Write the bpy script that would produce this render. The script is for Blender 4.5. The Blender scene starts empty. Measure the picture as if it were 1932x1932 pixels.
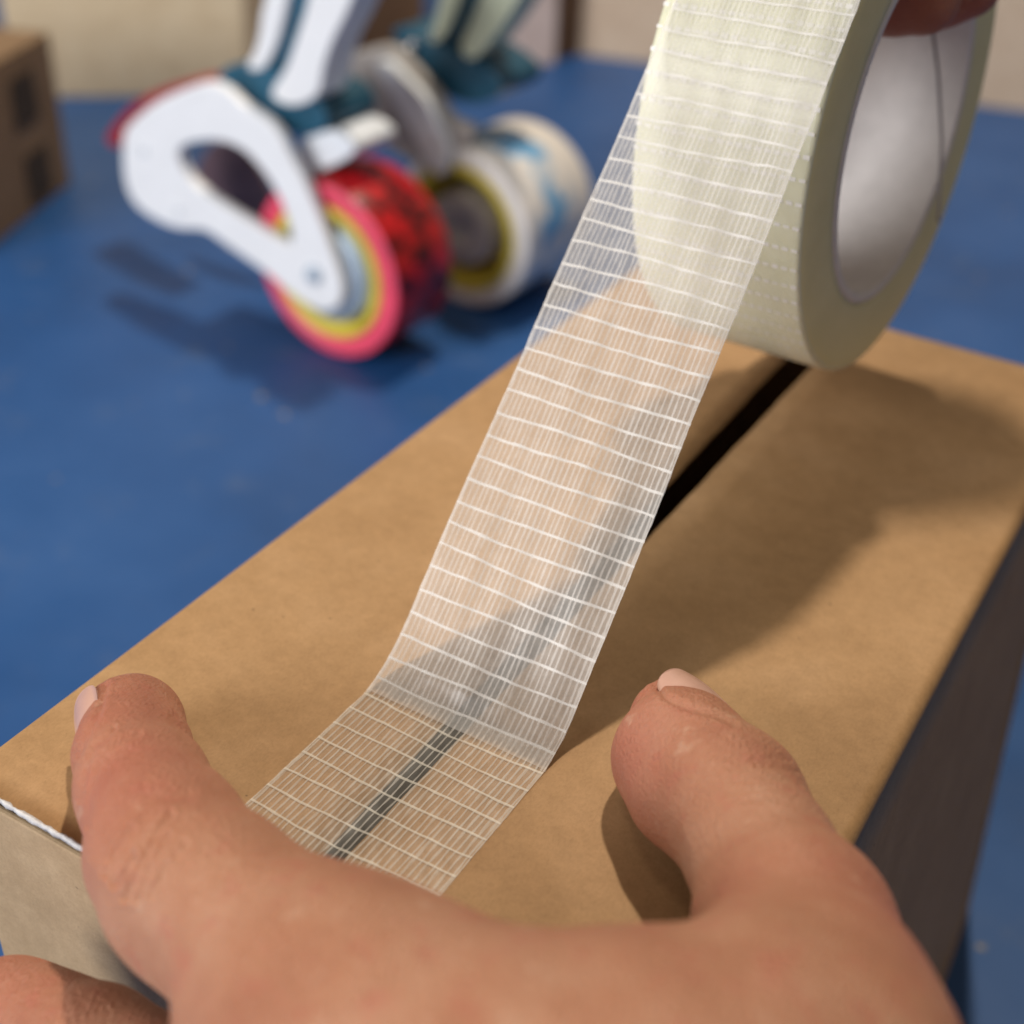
import bpy, bmesh, math, random
import numpy as np
from mathutils import Matrix, Vector

random.seed(7)
rng = np.random.default_rng(7)
SC = bpy.context.scene
COL = SC.collection

# ------------------------------------------------------------------ camera
U = 0.175            # metres per layout unit (camera height above the box top)
HB = 1.17            # box height in layout units
F = 2588.80          # focal length in pixels of a 1932 px wide picture
R = np.array([[0.8563115, -0.31515045, 0.40915866],
              [0.51524237, 0.4669384, -0.71867505],
              [0.03543888, 0.82622559, 0.56222358]])
cam_d = bpy.data.cameras.new('camera')
cam = bpy.data.objects.new('camera', cam_d)
COL.objects.link(cam)
cam.matrix_world = Matrix.Translation((0, 0, (1 + HB) * U)) @ Matrix(R.tolist()).to_4x4()
cam_d.sensor_width = 36.0
cam_d.lens = 36.0 * F / 1932.0
cam_d.clip_start = 0.01
cam_d.clip_end = 50.0
cam_d.dof.use_dof = True
cam_d.dof.focus_distance = 1.38 * U
cam_d.dof.aperture_fstop = 10.0
SC.camera = cam

# ------------------------------------------------------------------ light
SC.view_settings.view_transform = 'Standard'
SC.view_settings.look = 'None'
SC.view_settings.exposure = 0.05
SC.view_settings.gamma = 1.0
world = bpy.data.worlds.new('World')
SC.world = world
world.use_nodes = True
world.node_tree.nodes['Background'].inputs['Color'].default_value = (1.0, 0.86, 0.70, 1)
world.node_tree.nodes['Background'].inputs['Strength'].default_value = 0.19

def area_lamp(name, target, direction, dist, size, power, colour, shape='DISK', size_y=None):
    d = Vector(direction).normalized()
    l = bpy.data.lights.new(name, 'AREA')
    l.shape = shape
    l.size = size
    if size_y:
        l.size_y = size_y
    l.energy = power
    l.color = colour
    o = bpy.data.objects.new(name, l)
    o.location = Vector(target) - d * dist
    o.rotation_euler = d.to_track_quat('-Z', 'Y').to_euler()
    COL.objects.link(o)
    return o

TGT = (-0.55 * U, 1.2 * U, HB * U)
area_lamp('ceiling_lamp', TGT, (0.15, -0.45, -1.0), 2.3, 0.10, 37.0, (1.0, 0.87, 0.70))
area_lamp('ceiling_lamp', TGT, (0.31, 0.05, -1.0), 2.3, 0.40, 3.2, (1.0, 0.90, 0.76))
area_lamp('window_light', TGT, (0.50, 1.0, -0.42), 2.3, 1.4, 58.0, (1.0, 0.985, 0.97), 'RECTANGLE', 1.1)


SC.cycles.max_bounces = 7
SC.cycles.diffuse_bounces = 3
SC.cycles.glossy_bounces = 3
SC.cycles.transmission_bounces = 4
SC.cycles.transparent_max_bounces = 20

# ------------------------------------------------------------------ helpers
def ray(px, py):
    return R @ np.array([(px - 966.0) / F, -(py - 966.0) / F, -1.0])

def world_u(p):                       # layout units (origin under the camera, z from the box top) -> metres
    p = np.asarray(p, float)
    return np.stack([p[..., 0] * U, p[..., 1] * U, (p[..., 2] + HB) * U], -1)

O_U = np.array([0, 0, 1.0])
def at_z(px, py, z=0.0):
    r = ray(px, py)
    return O_U + r * ((z - 1.0) / r[2])
def at_y(px, py, y):
    r = ray(px, py)
    return O_U + r * (y / r[1])
def at_x(px, py, x):
    r = ray(px, py)
    return O_U + r * (x / r[0])
def on_plane(px, py, p0, n):
    r = ray(px, py)
    return O_U + r * (((p0 - O_U) @ n) / (r @ n))
def depth_u(p):
    return float(-(R.T @ (np.asarray(p) - O_U))[2])
def to_px(pm):                        # metres -> 1932 px picture coordinates
    q = np.stack([pm[:, 0] / U, pm[:, 1] / U, pm[:, 2] / U - HB - 1.0], -1) @ R
    return np.stack([966 + F * q[:, 0] / -q[:, 2], 966 - F * q[:, 1] / -q[:, 2]], -1)

BASE = {}
def thing(name, label, cat, base, group=None):
    o = bpy.data.objects.new(name, None)
    COL.objects.link(o)
    o.empty_display_size = 0.02
    o.location = base
    BASE[o.name] = np.asarray(base, float)
    o['label'] = label
    o['category'] = cat
    if group:
        o['group'] = group
    return o

def mesh_obj(name, verts, faces, mat, parent=None, smooth=True, label=None):
    """verts in world metres"""
    verts = np.asarray(verts, float)
    b = BASE[parent.name] if parent is not None else np.zeros(3)
    me = bpy.data.meshes.new(name)
    me.from_pydata((verts - b).tolist(), [], [list(map(int, f)) for f in faces])
    me.materials.append(mat)
    if smooth:
        me.polygons.foreach_set('use_smooth', [True] * len(me.polygons))
    me.update()
    o = bpy.data.objects.new(name, me)
    COL.objects.link(o)
    if parent is not None:
        o.parent = parent
        BASE[o.name] = b
    if label:
        o['label'] = label
    return o

def structure(o):
    o['kind'] = 'structure'
    return o

def add_bevel(o, w, seg=2, angle=40):
    m = o.modifiers.new('bevel', 'BEVEL')
    m.width = w
    m.segments = seg
    m.limit_method = 'ANGLE'
    m.angle_limit = math.radians(angle)

def hexa(c):                          # 8 corners bottom 4 (ccw) then top 4 -> faces
    return c, [(3, 2, 1, 0), (4, 5, 6, 7), (0, 1, 5, 4), (1, 2, 6, 5), (2, 3, 7, 6), (3, 0, 4, 7)]

def box_pts(x0, x1, y0, y1, z0, z1):
    return np.array([(x0, y0, z0), (x1, y0, z0), (x1, y1, z0), (x0, y1, z0),
                     (x0, y0, z1), (x1, y0, z1), (x1, y1, z1), (x0, y1, z1)], float)

def grid_faces(n, m, closed=False):
    fs = []
    for i in range(n - 1):
        for j in range(m if closed else m - 1):
            j2 = (j + 1) % m
            fs.append((i * m + j, i * m + j2, (i + 1) * m + j2, (i + 1) * m + j))
    return fs

def lathe(profile, centre, ax, n=96, u=None):
    """profile: list of (t along axis, radius); centre in metres; returns verts, faces of a closed ring profile"""
    ax = np.asarray(ax, float) / np.linalg.norm(ax)
    if u is None:
        u = np.cross(np.cross(ax, (0, 0, 1)), ax) if abs(ax[2]) < .9 else np.array([1.0, 0, 0])
    u = u / np.linalg.norm(u)
    v = np.cross(ax, u)
    vs = []
    for t, r in profile:
        for k in range(n):
            a = 2 * math.pi * k / n
            vs.append(np.asarray(centre) + ax * t + r * (math.cos(a) * u + math.sin(a) * v))
    m = len(profile)
    fs = []
    for i in range(m):
        i2 = (i + 1) % m
        for k in range(n):
            k2 = (k + 1) % n
            fs.append((i * n + k, i * n + k2, i2 * n + k2, i2 * n + k))
    return vs, fs

def smooth_loop(pts, it=2):
    pts = np.asarray(pts, float)
    for _ in range(it):
        nx = np.roll(pts, -1, 0)
        pts = np.stack([pts * .75 + nx * .25, pts * .25 + nx * .75], 1).reshape(-1, pts.shape[1])
    return pts

def plate(name, loops_px, p0, n, t0, t1, mat, parent, bevel=0.0012):
    """extruded outline (holes allowed), outline given as picture points cast on the plane p0,n (layout units);
    t0..t1 = thickness along n in layout units"""
    n = n / np.linalg.norm(n)
    e = np.cross((0, 0, 1.0), n); e /= np.linalg.norm(e)
    w = np.cross(n, e)
    pc = p0 + n * (t0 + t1) / 2
    cu = bpy.data.curves.new(name, 'CURVE')
    cu.dimensions = '2D'
    cu.fill_mode = 'BOTH'
    cu.extrude = abs(t1 - t0) / 2 * U - bevel
    cu.bevel_depth = bevel
    cu.offset = -bevel
    cu.bevel_resolution = 2
    for lp in loops_px:
        q = np.array([on_plane(px, py, p0 + n * t0, n) - (p0 + n * t0) for px, py in smooth_loop(lp)])
        sp = cu.splines.new('POLY')
        sp.points.add(len(q) - 1)
        for i, v in enumerate(q):
            sp.points[i].co = (float(v @ e) * U, float(v @ w) * U, 0, 1)
        sp.use_cyclic_u = True
    tmp = bpy.data.objects.new('tmp', cu)
    COL.objects.link(tmp)
    dg = bpy.context.evaluated_depsgraph_get()
    me = bpy.data.meshes.new_from_object(tmp.evaluated_get(dg))
    bpy.data.objects.remove(tmp)
    co = np.zeros(len(me.vertices) * 3)
    me.vertices.foreach_get('co', co)
    co = co.reshape(-1, 3)
    wv = world_u(pc) + co[:, :1] * e + co[:, 1:2] * w + co[:, 2:] * n
    fs = [list(p.vertices) for p in me.polygons]
    bpy.data.meshes.remove(me)
    return mesh_obj(name, wv, fs, mat, parent, smooth=False)


# ------------------------------------------------------------------ materials
def new_mat(name):
    m = bpy.data.materials.new(name)
    m.use_nodes = True
    nt = m.node_tree
    return m, nt, nt.nodes['Principled BSDF']

def N(nt, typ, **kw):
    n = nt.nodes.new(typ)
    for k, v in kw.items():
        if k in n.inputs:
            n.inputs[k].default_value = v
        else:
            setattr(n, k, v)
    return n

def coords(nt, scale=(1, 1, 1)):
    tc = N(nt, 'ShaderNodeTexCoord')
    mp = N(nt, 'ShaderNodeMapping')
    mp.inputs['Scale'].default_value = scale
    nt.links.new(tc.outputs['Object'], mp.inputs['Vector'])
    return mp.outputs['Vector']

def noise(nt, vec, scale, detail=4, rough=.55):
    n = N(nt, 'ShaderNodeTexNoise')
    n.inputs['Scale'].default_value = scale
    n.inputs['Detail'].default_value = detail
    n.inputs['Roughness'].default_value = rough
    nt.links.new(vec, n.inputs['Vector'])
    return n.outputs['Fac']

def ramp(nt, fac, stops):
    r = N(nt, 'ShaderNodeValToRGB')
    el = r.color_ramp.elements
    el[0].position, el[0].color = stops[0][0], (*stops[0][1], 1)
    el[1].position, el[1].color = stops[-1][0], (*stops[-1][1], 1)
    for p, c in stops[1:-1]:
        e = el.new(p)
        e.color = (*c, 1)
    nt.links.new(fac, r.inputs['Fac'])
    return r.outputs['Color']

def mixc(nt, a, b, fac, mode='MIX'):
    m = N(nt, 'ShaderNodeMix', data_type='RGBA', blend_type=mode)
    for sock, val in ((6, a), (7, b)):
        if isinstance(val, tuple):
            m.inputs[sock].default_value = (*val, 1)
        else:
            nt.links.new(val, m.inputs[sock])
    if isinstance(fac, (int, float)):
        m.inputs[0].default_value = fac
    else:
        nt.links.new(fac, m.inputs[0])
    return m.outputs[2]

def bump(nt, height, strength, dist, bsdf, prev=None):
    b = N(nt, 'ShaderNodeBump')
    b.inputs['Strength'].default_value = strength
    b.inputs['Distance'].default_value = dist
    nt.links.new(height, b.inputs['Height'])
    if prev is not None:
        nt.links.new(prev, b.inputs['Normal'])
    if bsdf is not None:
        nt.links.new(b.outputs['Normal'], bsdf.inputs['Normal'])
    return b.outputs['Normal']

def kraft(name, c0, c1, c2):
    m, nt, b = new_mat(name)
    v = coords(nt)
    big = noise(nt, v, 45, 5, .6)
    col = ramp(nt, big, [(.3, c0), (.5, c1), (.72, c2)])
    vf = coords(nt, (1.0, .55, 1.0))
    fine = noise(nt, vf, 1900, 5, .75)
    col = mixc(nt, col, ramp(nt, fine, [(.25, (.80, .78, .75)), (.52, (1, 1, 1)), (.78, (1.12, 1.12, 1.1))]), .8, 'MULTIPLY')
    medium = noise(nt, v, 320, 4, .7)
    col = mixc(nt, col, ramp(nt, medium, [(.3, (.86, .85, .82)), (.7, (1.08, 1.08, 1.08))]), .8, 'MULTIPLY')
    speck = noise(nt, v, 620, 1, .3)
    col = mixc(nt, col, tuple(x * .30 for x in c0), ramp(nt, speck, [(.79, (0, 0, 0)), (.83, (.6, .6, .6))]))
    nt.links.new(col, b.inputs['Base Color'])
    b.inputs['Roughness'].default_value = .62
    b.inputs['Specular IOR Level'].default_value = .3
    bump(nt, fine, .22, .0004, b)
    return m

M = {}
M['kraft'] = kraft('kraft_board', (.352, .206, .094), (.395, .236, .112), (.435, .266, .134))
M['kraft_inner'] = kraft('kraft_inner_board', (.37, .262, .155), (.41, .295, .18), (.46, .34, .215))
M['kraft_pale'] = kraft('kraft_pale_board', (.74, .58, .38), (.80, .64, .43), (.84, .69, .48))
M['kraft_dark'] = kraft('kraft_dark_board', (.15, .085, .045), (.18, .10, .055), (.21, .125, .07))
M['kraft_brown'] = kraft('kraft_brown_board', (.30, .185, .10), (.34, .21, .115), (.38, .24, .135))
M['kraft_left'] = kraft('kraft_shaded_brown', (.205, .132, .077), (.235, .152, .09), (.265, .176, .105))  # board colour darkened to carry the shade on the carton's right-hand face
M['beige_board'] = kraft('beige_board', (.60, .46, .34), (.66, .51, .38), (.70, .56, .43))
M['pink_board'] = kraft('pinkish_white_board', (.60, .47, .43), (.65, .52, .48), (.70, .57, .53))

def plain(name, col, rough=.5, metal=0.0, spec=.5, var=0.0, vscale=60, bmp=0.0):
    m, nt, b = new_mat(name)
    b.inputs['Roughness'].default_value = rough
    b.inputs['Metallic'].default_value = metal
    b.inputs['Specular IOR Level'].default_value = spec
    v = coords(nt)
    f = noise(nt, v, vscale, 5, .6)
    lo = tuple(c * (1 - var) for c in col)
    hi = tuple(min(1.0, c * (1 + var)) for c in col)
    nt.links.new(ramp(nt, f, [(.3, lo), (.7, hi)]), b.inputs['Base Color'])
    if bmp:
        bump(nt, f, bmp, .0006, b)
    return m

M['white_edge'] = plain('white_cut_edge', (.58, .58, .60), .85, var=.2, vscale=900, bmp=.4)
M['dark_gap'] = plain('dark_inside', (.02, .016, .012), .9)
M['brown_ink'] = plain('brown_ink', (.045, .03, .02), .8, var=.3)
M['white_plastic'] = plain('white_plastic', (.84, .86, .90), .35, var=.03)
M['teal_plastic'] = plain('teal_plastic', (.012, .085, .15), .4, var=.2)
M['steel'] = plain('steel', (.42, .52, .64), .5, .5, var=.1)
M['chrome'] = plain('chrome', (.9, .9, .9), .12, 1.0)
M['grey_metal'] = plain('grey_frame_metal', (.42, .39, .37), .45, .1, var=.15)
M['pale_metal'] = plain('pale_arm_metal', (.78, .83, .90), .4, 0.0, var=.08)
M['green_plastic'] = plain('pale_green_plastic', (.60, .66, .50), .4, var=.06)
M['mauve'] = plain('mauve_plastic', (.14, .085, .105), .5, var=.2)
M['red_plastic'] = plain('red_plastic', (.30, .02, .035), .45, var=.2)
M['pink_film'] = plain('pink_tape_edge', (.80, .075, .15), .4, var=.12)
M['yellow_core'] = plain('yellow_core', (.68, .55, .06), .6, var=.1)
M['white_film'] = plain('white_tape_edge', (.84, .81, .78), .5, var=.06)
M['core_card'] = plain('white_core_card', (.74, .71, .70), 1.0, spec=.0, var=.05, vscale=200, bmp=.1)
M['core_seam'] = plain('core_seam', (.24, .22, .23), .8)
M['core_rim'] = plain('core_rim', (.74, .70, .70), .7, var=.06, vscale=400)

# red printed film
m, nt, b = new_mat('red_film')
v = coords(nt, (1, 1, 1))
f = noise(nt, v, 75, 4, .65)
col = ramp(nt, f, [(.42, (.05, .004, .006)), (.50, (.50, .009, .013)), (.75, (.68, .013, .018))])
uvn = N(nt, 'ShaderNodeUVMap')
sp_ = N(nt, 'ShaderNodeSeparateXYZ')
nt.links.new(uvn.outputs['UV'], sp_.inputs['Vector'])
col = mixc(nt, col, (.05, .006, .008), ramp(nt, sp_.outputs['X'], [(.50, (0, 0, 0)), (.56, (.85, .85, .85)), (.62, (.85, .85, .85)), (.68, (0, 0, 0))]))
nt.links.new(col, b.inputs['Base Color'])
b.inputs['Roughness'].default_value = .28
M['red_film'] = m

# white film with blue print
m, nt, b = new_mat('printed_white_film')
v = coords(nt)
f = noise(nt, v, 42, 2, .5)
blue = ramp(nt, f, [(.44, (0, 0, 0)), (.52, (1, 1, 1))])
sx = N(nt, 'ShaderNodeUVMap')
sep = N(nt, 'ShaderNodeSeparateXYZ')
nt.links.new(sx.outputs['UV'], sep.inputs['Vector'])
band = ramp(nt, sep.outputs['X'], [(.15, (0, 0, 0)), (.25, (1, 1, 1)), (.6, (1, 1, 1)), (.72, (0, 0, 0))])
fac = mixc(nt, blue, band, 1.0, 'MULTIPLY')
nt.links.new(mixc(nt, (.84, .81, .78), (.14, .42, .75), fac), b.inputs['Base Color'])
b.inputs['Roughness'].default_value = .35
M['print_film'] = m

# blue bench top
m, nt, b = new_mat('blue_bench')
v = coords(nt)
f1 = noise(nt, v, 5, 6, .62)
col = ramp(nt, f1, [(.3, (.011, .056, .18)), (.5, (.015, .075, .24)), (.72, (.028, .10, .29))])
f2 = noise(nt, v, 26, 6, .7)
col = mixc(nt, col, (.13, .155, .19), ramp(nt, f2, [(.57, (0, 0, 0)), (.80, (.5, .5, .5))]))
f3 = noise(nt, v, 90, 2, .4)
col = mixc(nt, col, (.30, .25, .13), ramp(nt, f3, [(.74, (0, 0, 0)), (.79, (.8, .8, .8))]))
nt.links.new(col, b.inputs['Base Color'])
nt.links.new(ramp(nt, f2, [(.3, (.36, .36, .36)), (.7, (.56, .56, .56))]), b.inputs['Roughness'])
b.inputs['Specular IOR Level'].default_value = .35
bump(nt, f2, .15, .0006, b)
M['bench'] = m

# skin
def skin(name, dark=1.0):
    m, nt, b = new_mat(name)
    v = coords(nt)
    f1 = noise(nt, v, 55, 4, .6)
    col = ramp(nt, f1, [(.28, (.335, .138, .080)), (.5, (.40, .186, .110)), (.72, (.445, .232, .147))])
    at = N(nt, 'ShaderNodeAttribute', attribute_name='flush')
    col = mixc(nt, col, (.40, .118, .082), at.outputs['Fac'])
    f2 = noise(nt, v, 210, 2, .5)
    col = mixc(nt, col, (.40, .135, .09), ramp(nt, f2, [(.56, (0, 0, 0)), (.72, (.5, .5, .5))]))
    col = mixc(nt, col, (.54, .34, .24), ramp(nt, f2, [(.26, (.40, .40, .40)), (.36, (0, 0, 0))]))
    nt.links.new(col, b.inputs['Base Color'])
    b.inputs['Roughness'].default_value = .54
    b.inputs['Specular IOR Level'].default_value = .34
    b.inputs['Subsurface Weight'].default_value = .22
    b.inputs['Subsurface Radius'].default_value = (1.0, .36, .2)
    b.inputs['Subsurface Scale'].default_value = .0032
    vo = N(nt, 'ShaderNodeTexVoronoi', feature='DISTANCE_TO_EDGE')
    vo.inputs['Scale'].default_value = 950
    mp = coords(nt, (1, .55, 1))
    wv = N(nt, 'ShaderNodeTexNoise')
    wv.inputs['Scale'].default_value = 500
    nt.links.new(mp, wv.inputs['Vector'])
    nt.links.new(mp, vo.inputs['Vector'])
    n1 = bump(nt, vo.outputs['Distance'],   .65, .0007, None)
    n2 = bump(nt, noise(nt, v, 900, 5, .7), .60, .0007, None, n1)
    bump(nt, noise(nt, v, 140, 3, .5), .07, .0012, b, n2)
    return m
M['skin'] = skin('skin')
M['nail'] = plain('nail', (.52, .31, .245), .28, spec=.5, var=.05, vscale=300)

# filament tape
def film(name, body, tint=(.86, .85, .83), gloss=.32):
    m, nt, b = new_mat(name)
    nt.nodes.remove(b)
    out = nt.nodes['Material Output']
    v = coords(nt)
    tr = N(nt, 'ShaderNodeBsdfTransparent')
    df = N(nt, 'ShaderNodeBsdfDiffuse'); df.inputs['Color'].default_value = (*tint, 1)
    tl = N(nt, 'ShaderNodeBsdfTranslucent'); tl.inputs['Color'].default_value = (*tint, 1)
    md = N(nt, 'ShaderNodeMixShader'); md.inputs[0].default_value = .40
    nt.links.new(df.outputs[0], md.inputs[1]); nt.links.new(tl.outputs[0], md.inputs[2])
    mx = N(nt, 'ShaderNodeMixShader')
    st = noise(nt, v, 380, 3, .6)
    mr = N(nt, 'ShaderNodeMapRange')
    mr.inputs['From Min'].default_value = .3; mr.inputs['From Max'].default_value = .7
    mr.inputs['To Min'].default_value = body * .86; mr.inputs['To Max'].default_value = body * 1.14
    nt.links.new(st, mr.inputs['Value']); nt.links.new(mr.outputs[0], mx.inputs[0])
    nt.links.new(tr.outputs[0], mx.inputs[1]); nt.links.new(md.outputs[0], mx.inputs[2])
    gl = N(nt, 'ShaderNodeBsdfGlossy'); gl.inputs['Roughness'].default_value = gloss
    fr = N(nt, 'ShaderNodeFresnel'); fr.inputs['IOR'].default_value = 1.4
    bn = bump(nt, noise(nt, v, 260, 3, .5),   .25, .0003, None)
    nt.links.new(bn, gl.inputs['Normal']); nt.links.new(bn, fr.inputs['Normal'])
    m2 = N(nt, 'ShaderNodeMixShader')
    nt.links.new(fr.outputs[0], m2.inputs[0]); nt.links.new(mx.outputs[0], m2.inputs[1]); nt.links.new(gl.outputs[0], m2.inputs[2])
    nt.links.new(m2.outputs[0], out.inputs['Surface'])
    return m
M['film_free'] = film('film_lifted', .35, (.94, .91, .87))
M['film_stuck'] = film('film_stuck_down', .10, (.84, .79, .71), .4)
def thread_mat(name, col, rough, opac):
    m, nt, b = new_mat(name)
    b.inputs['Base Color'].default_value = (*col, 1)
    b.inputs['Roughness'].default_value = rough
    b.inputs['Specular IOR Level'].default_value = .35
    b.inputs['Alpha'].default_value = opac
    return m
M['weft'] = thread_mat('white_cross_thread', (.93, .92, .91), .35, .8)
M['warp'] = thread_mat('white_long_thread', (.95, .93, .91), .40, .42)
M['weft_stuck'] = thread_mat('stuck_cross_thread', (.88, .85, .78), .35, .50)
M['warp_stuck'] = thread_mat('stuck_long_thread', (.88, .84, .78), .35, .34)
m, nt, b = new_mat('wound_tape')
v = coords(nt)
f = noise(nt, v, 130, 4, .6)
nt.links.new(ramp(nt, f, [(.3, (.70, .70, .52)), (.7, (.77, .77, .60))]), b.inputs['Base Color'])
b.inputs['Roughness'].default_value = .3
b.inputs['Subsurface Weight'].default_value = .3
b.inputs['Subsurface Radius'].default_value = (1, .9, .6)
b.inputs['Subsurface Scale'].default_value = .004
bump(nt, f, .15, .0004, b)
M['wound'] = m
m, nt, b = new_mat('wound_tape_side')
v = coords(nt)
f = noise(nt, v, 60, 5, .65)
nt.links.new(ramp(nt, f, [(.3, (.76, .69, .38)), (.7, (.84, .77, .46))]), b.inputs['Base Color'])
b.inputs['Roughness'].default_value = .55
b.inputs['Subsurface Weight'].default_value = .2
b.inputs['Subsurface Radius'].default_value = (1, .9, .6)
b.inputs['Subsurface Scale'].default_value = .012
M['wound_side'] = m


# ------------------------------------------------------------------ the bench
tx0, tx1, ty0, ty1 = -2.6, 1.6, -.7, 2.6
tv = box_pts(tx0, tx1, ty0, ty1, -.04, 0)
bench = mesh_obj('bench_top', *hexa(tv), M['bench'], None, smooth=False)
structure(bench)

# ------------------------------------------------------------------ main box
XL, XR, YF, YB = -.95, -.16, .572, 2.085
GX0, GX1 = -.5850, -.5550
TH = .0045                                         # board thickness (1.5 mm)
bx = thing('cardboard_box', 'long brown cardboard box being taped shut by two hands', 'box', world_u((-.555, 1.33, -HB)))
def board(name, x0, x1, y0, y1, z0, z1, mat, parent=bx, bev=.0006):
    o = mesh_obj(name, *hexa(world_u(box_pts(x0, x1, y0, y1, z0, z1))), mat, parent, smooth=False)
    if bev:
        add_bevel(o, bev)
    return o
def flap(x0, x1, outer):
    """top flap: rolls over the outer long edge with a small crease radius"""
    r = .016
    ys = np.linspace(YF, YB, 60)
    prof = []
    for k in range(7):
        a = math.pi / 2 * k / 6
        if outer == 'left':
            prof.append((x0 + r - r * math.cos(a), -r + r * math.sin(a)))
        else:
            prof.append((x1 - r + r * math.cos(a), -r + r * math.sin(a)))
    end = x1 if outer == 'left' else x0
    for k in range(1, 9):
        prof.append((prof[6][0] + (end - prof[6][0]) * k / 8, 0.0))
    full = prof + [(px_, pz - TH) for px_, pz in reversed(prof)]
    vs = []
    for y in ys:
        wob = .0012 * math.sin(y * 31) + .0010 * math.sin(y * 77 + 1)
        for (px_, pz) in full:
            sag = 0.0
            open_ = .0100 * (y - 1.15) * (-1 if outer == 'left' else 1)
            vs.append((px_ + ((wob * .4 + open_) if abs(px_ - end) < 1e-6 else 0), y, pz + sag))
    n, m = len(ys), len(full)
    fs = grid_faces(n, m, closed=True)
    fs += [tuple(range(m)), tuple(reversed(range((n - 1) * m, n * m)))]
    o = mesh_obj('top_flap', world_u(np.array(vs)), fs, M['kraft'], bx, smooth=True)
    o.data.materials.append(M['white_edge'])
    o.data.polygons[-1].material_index = 1
    o.data.polygons[-2].material_index = 1
    o.data.polygons[-1].use_smooth = False
    o.data.polygons[-2].use_smooth = False
    return o
flap(XL, GX0, 'left')
flap(GX1, XR, 'right')
# ragged white paper lip along the front cut of the flaps
def cut_lip(x0, x1):
    n = 220
    xs = np.linspace(x0, x1, n)
    def wav(k, a): return np.interp(xs, np.linspace(x0, x1, k), rng.normal(0, a, k))
    lo_, hi_, out_ = wav(50, .0007) + wav(150, .0003), wav(60, .0009) + wav(150, .0003), wav(40, .0006)
    vs = []
    for i, x in enumerate(xs):
        vs += [(x, YF - .0012 + out_[i], .0003), (x, YF + .0022 + hi_[i], .0006), (x, YF + .001, -.003), (x, YF - .0024 + out_[i], -.0036 + lo_[i])]
    fs = grid_faces(n, 4, closed=True) + [(3, 2, 1, 0), tuple((n - 1) * 4 + k for k in range(4))]
    return mesh_obj('cut_edge', world_u(np.array(vs)), fs, M['white_edge'], bx, smooth=True, label='ragged white cut edge of the brown flap')
cut_lip(XL + .012, GX0)
cut_lip(GX1, XR - .012)
board('front_panel', XL + .002, XR - .002, YF - .001, YF + .008, -HB, -.0165, M['kraft_inner'])
board('back_panel', XL + .002, XR - .002, YB - .008, YB, -HB, -.0165, M['kraft'])
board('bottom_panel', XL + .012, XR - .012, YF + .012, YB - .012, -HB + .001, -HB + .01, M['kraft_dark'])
def side(xt, bulge_f, bulge_b, inward):
    ys, zs = np.linspace(YF + .008, YB - .008, 14), np.linspace(-HB, -.012, 14)
    vs = []
    for off in (0, inward):
        for y in ys:
            for z in zs:
                k = (z / -HB) ** 1.15
                bl = bulge_f + (bulge_b - bulge_f) * (y - YF) / (YB - YF)
                vs.append((xt + bl * k + off, y, z))
    n = 14 * 14
    g = grid_faces(14, 14)
    fs = [tuple(reversed(q)) for q in g] + [tuple(i + n for i in q) for q in g]
    ring = [i * 14 for i in range(14)] + [13 * 14 + j for j in range(1, 14)] + [i * 14 + 13 for i in range(12, -1, -1)] + [j for j in range(12, 0, -1)]
    for a, b2 in zip(ring, ring[1:] + ring[:1]):
        fs.append((a, b2, b2 + n, a + n))
    mesh_obj('side_panel', world_u(np.array(vs)), fs, M['kraft'], bx)
side(XL + .001, 0, 0, TH)
side(XR - .001, .13, .07, -TH)

# ------------------------------------------------------------------ roll of filament tape and the strip pulled from it
TW = .222
PSI, PHI = math.radians(-2.8), math.radians(1.2)
AX = np.array([math.cos(PSI) * math.cos(PHI), math.sin(PSI) * math.cos(PHI), math.sin(PHI)])
RO, RI = .3235, .2160
CR = np.array([-.4305, 1.7540, .4370]) - AX * .010      # centre of the right-hand face
CL = CR - AX * TW
UV_ = np.array([0, 1.0, 0]) - AX * AX[1]; UV_ /= np.linalg.norm(UV_)
VV_ = np.cross(AX, UV_)
def on_roll(th, r, t):                                   # t = 0 left face .. 1 right face
    return CL + AX * (TW * t) + r * (math.cos(th) * UV_ + math.sin(th) * VV_)

roll = thing('tape_roll', 'clear filament tape roll held in the air, its strip stuck over the box seam', 'tape roll', world_u(CR - AX * TW / 2 - np.array([0, 0, RO])))
prof = []
e = .006
RC = RI + .016                                           # outside of the card core
for k in range(5):
    a = math.pi / 2 * k / 4
    prof.append(((e - e * math.cos(a)) * U - 0, (RO - e + e * math.sin(a)) * U))
for k in range(5):
    a = math.pi / 2 * k / 4
    prof.append(((TW - e + e * math.sin(a)) * U, (RO - e + e * math.cos(a)) * U))
nb = len(prof)
for k in range(14):                                      # right face inwards: fine winding ridges
    r_ = RO - e - (RO - e - RC) * (k + 1) / 14
    prof.append(((TW + (.0010 if k % 2 else -.0006)) * U, r_ * U))
prof.append((0.0, RC * U))
vs, fs = lathe(prof, world_u(CL), AX, 160, UV_)
body = mesh_obj('wound_tape', vs, fs, M['wound'], roll)
body.data.materials.append(M['wound_side'])
for p in body.data.polygons:
    row = p.index // 160
    if row >= nb - 1 or row == len(prof) - 1:
        p.material_index = 1
vs, fs = lathe([(-.001 * U, RI * U), (-.001 * U, (RC - .0006) * U), ((TW - .002) * U, (RC - .0006) * U), ((TW + .0015) * U, (RC - .003) * U), ((TW + .002) * U, (RI + .003) * U), ((TW - .001) * U, RI * U)], world_u(CL), AX, 160, UV_)
core = mesh_obj('core', vs, fs, M['core_card'], roll, label='white cardboard core of the tape roll')
core.data.materials.append(M['core_rim'])
for p in core.data.polygons:
    if p.index // 160 in (2, 3, 4):
        p.material_index = 1
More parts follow.
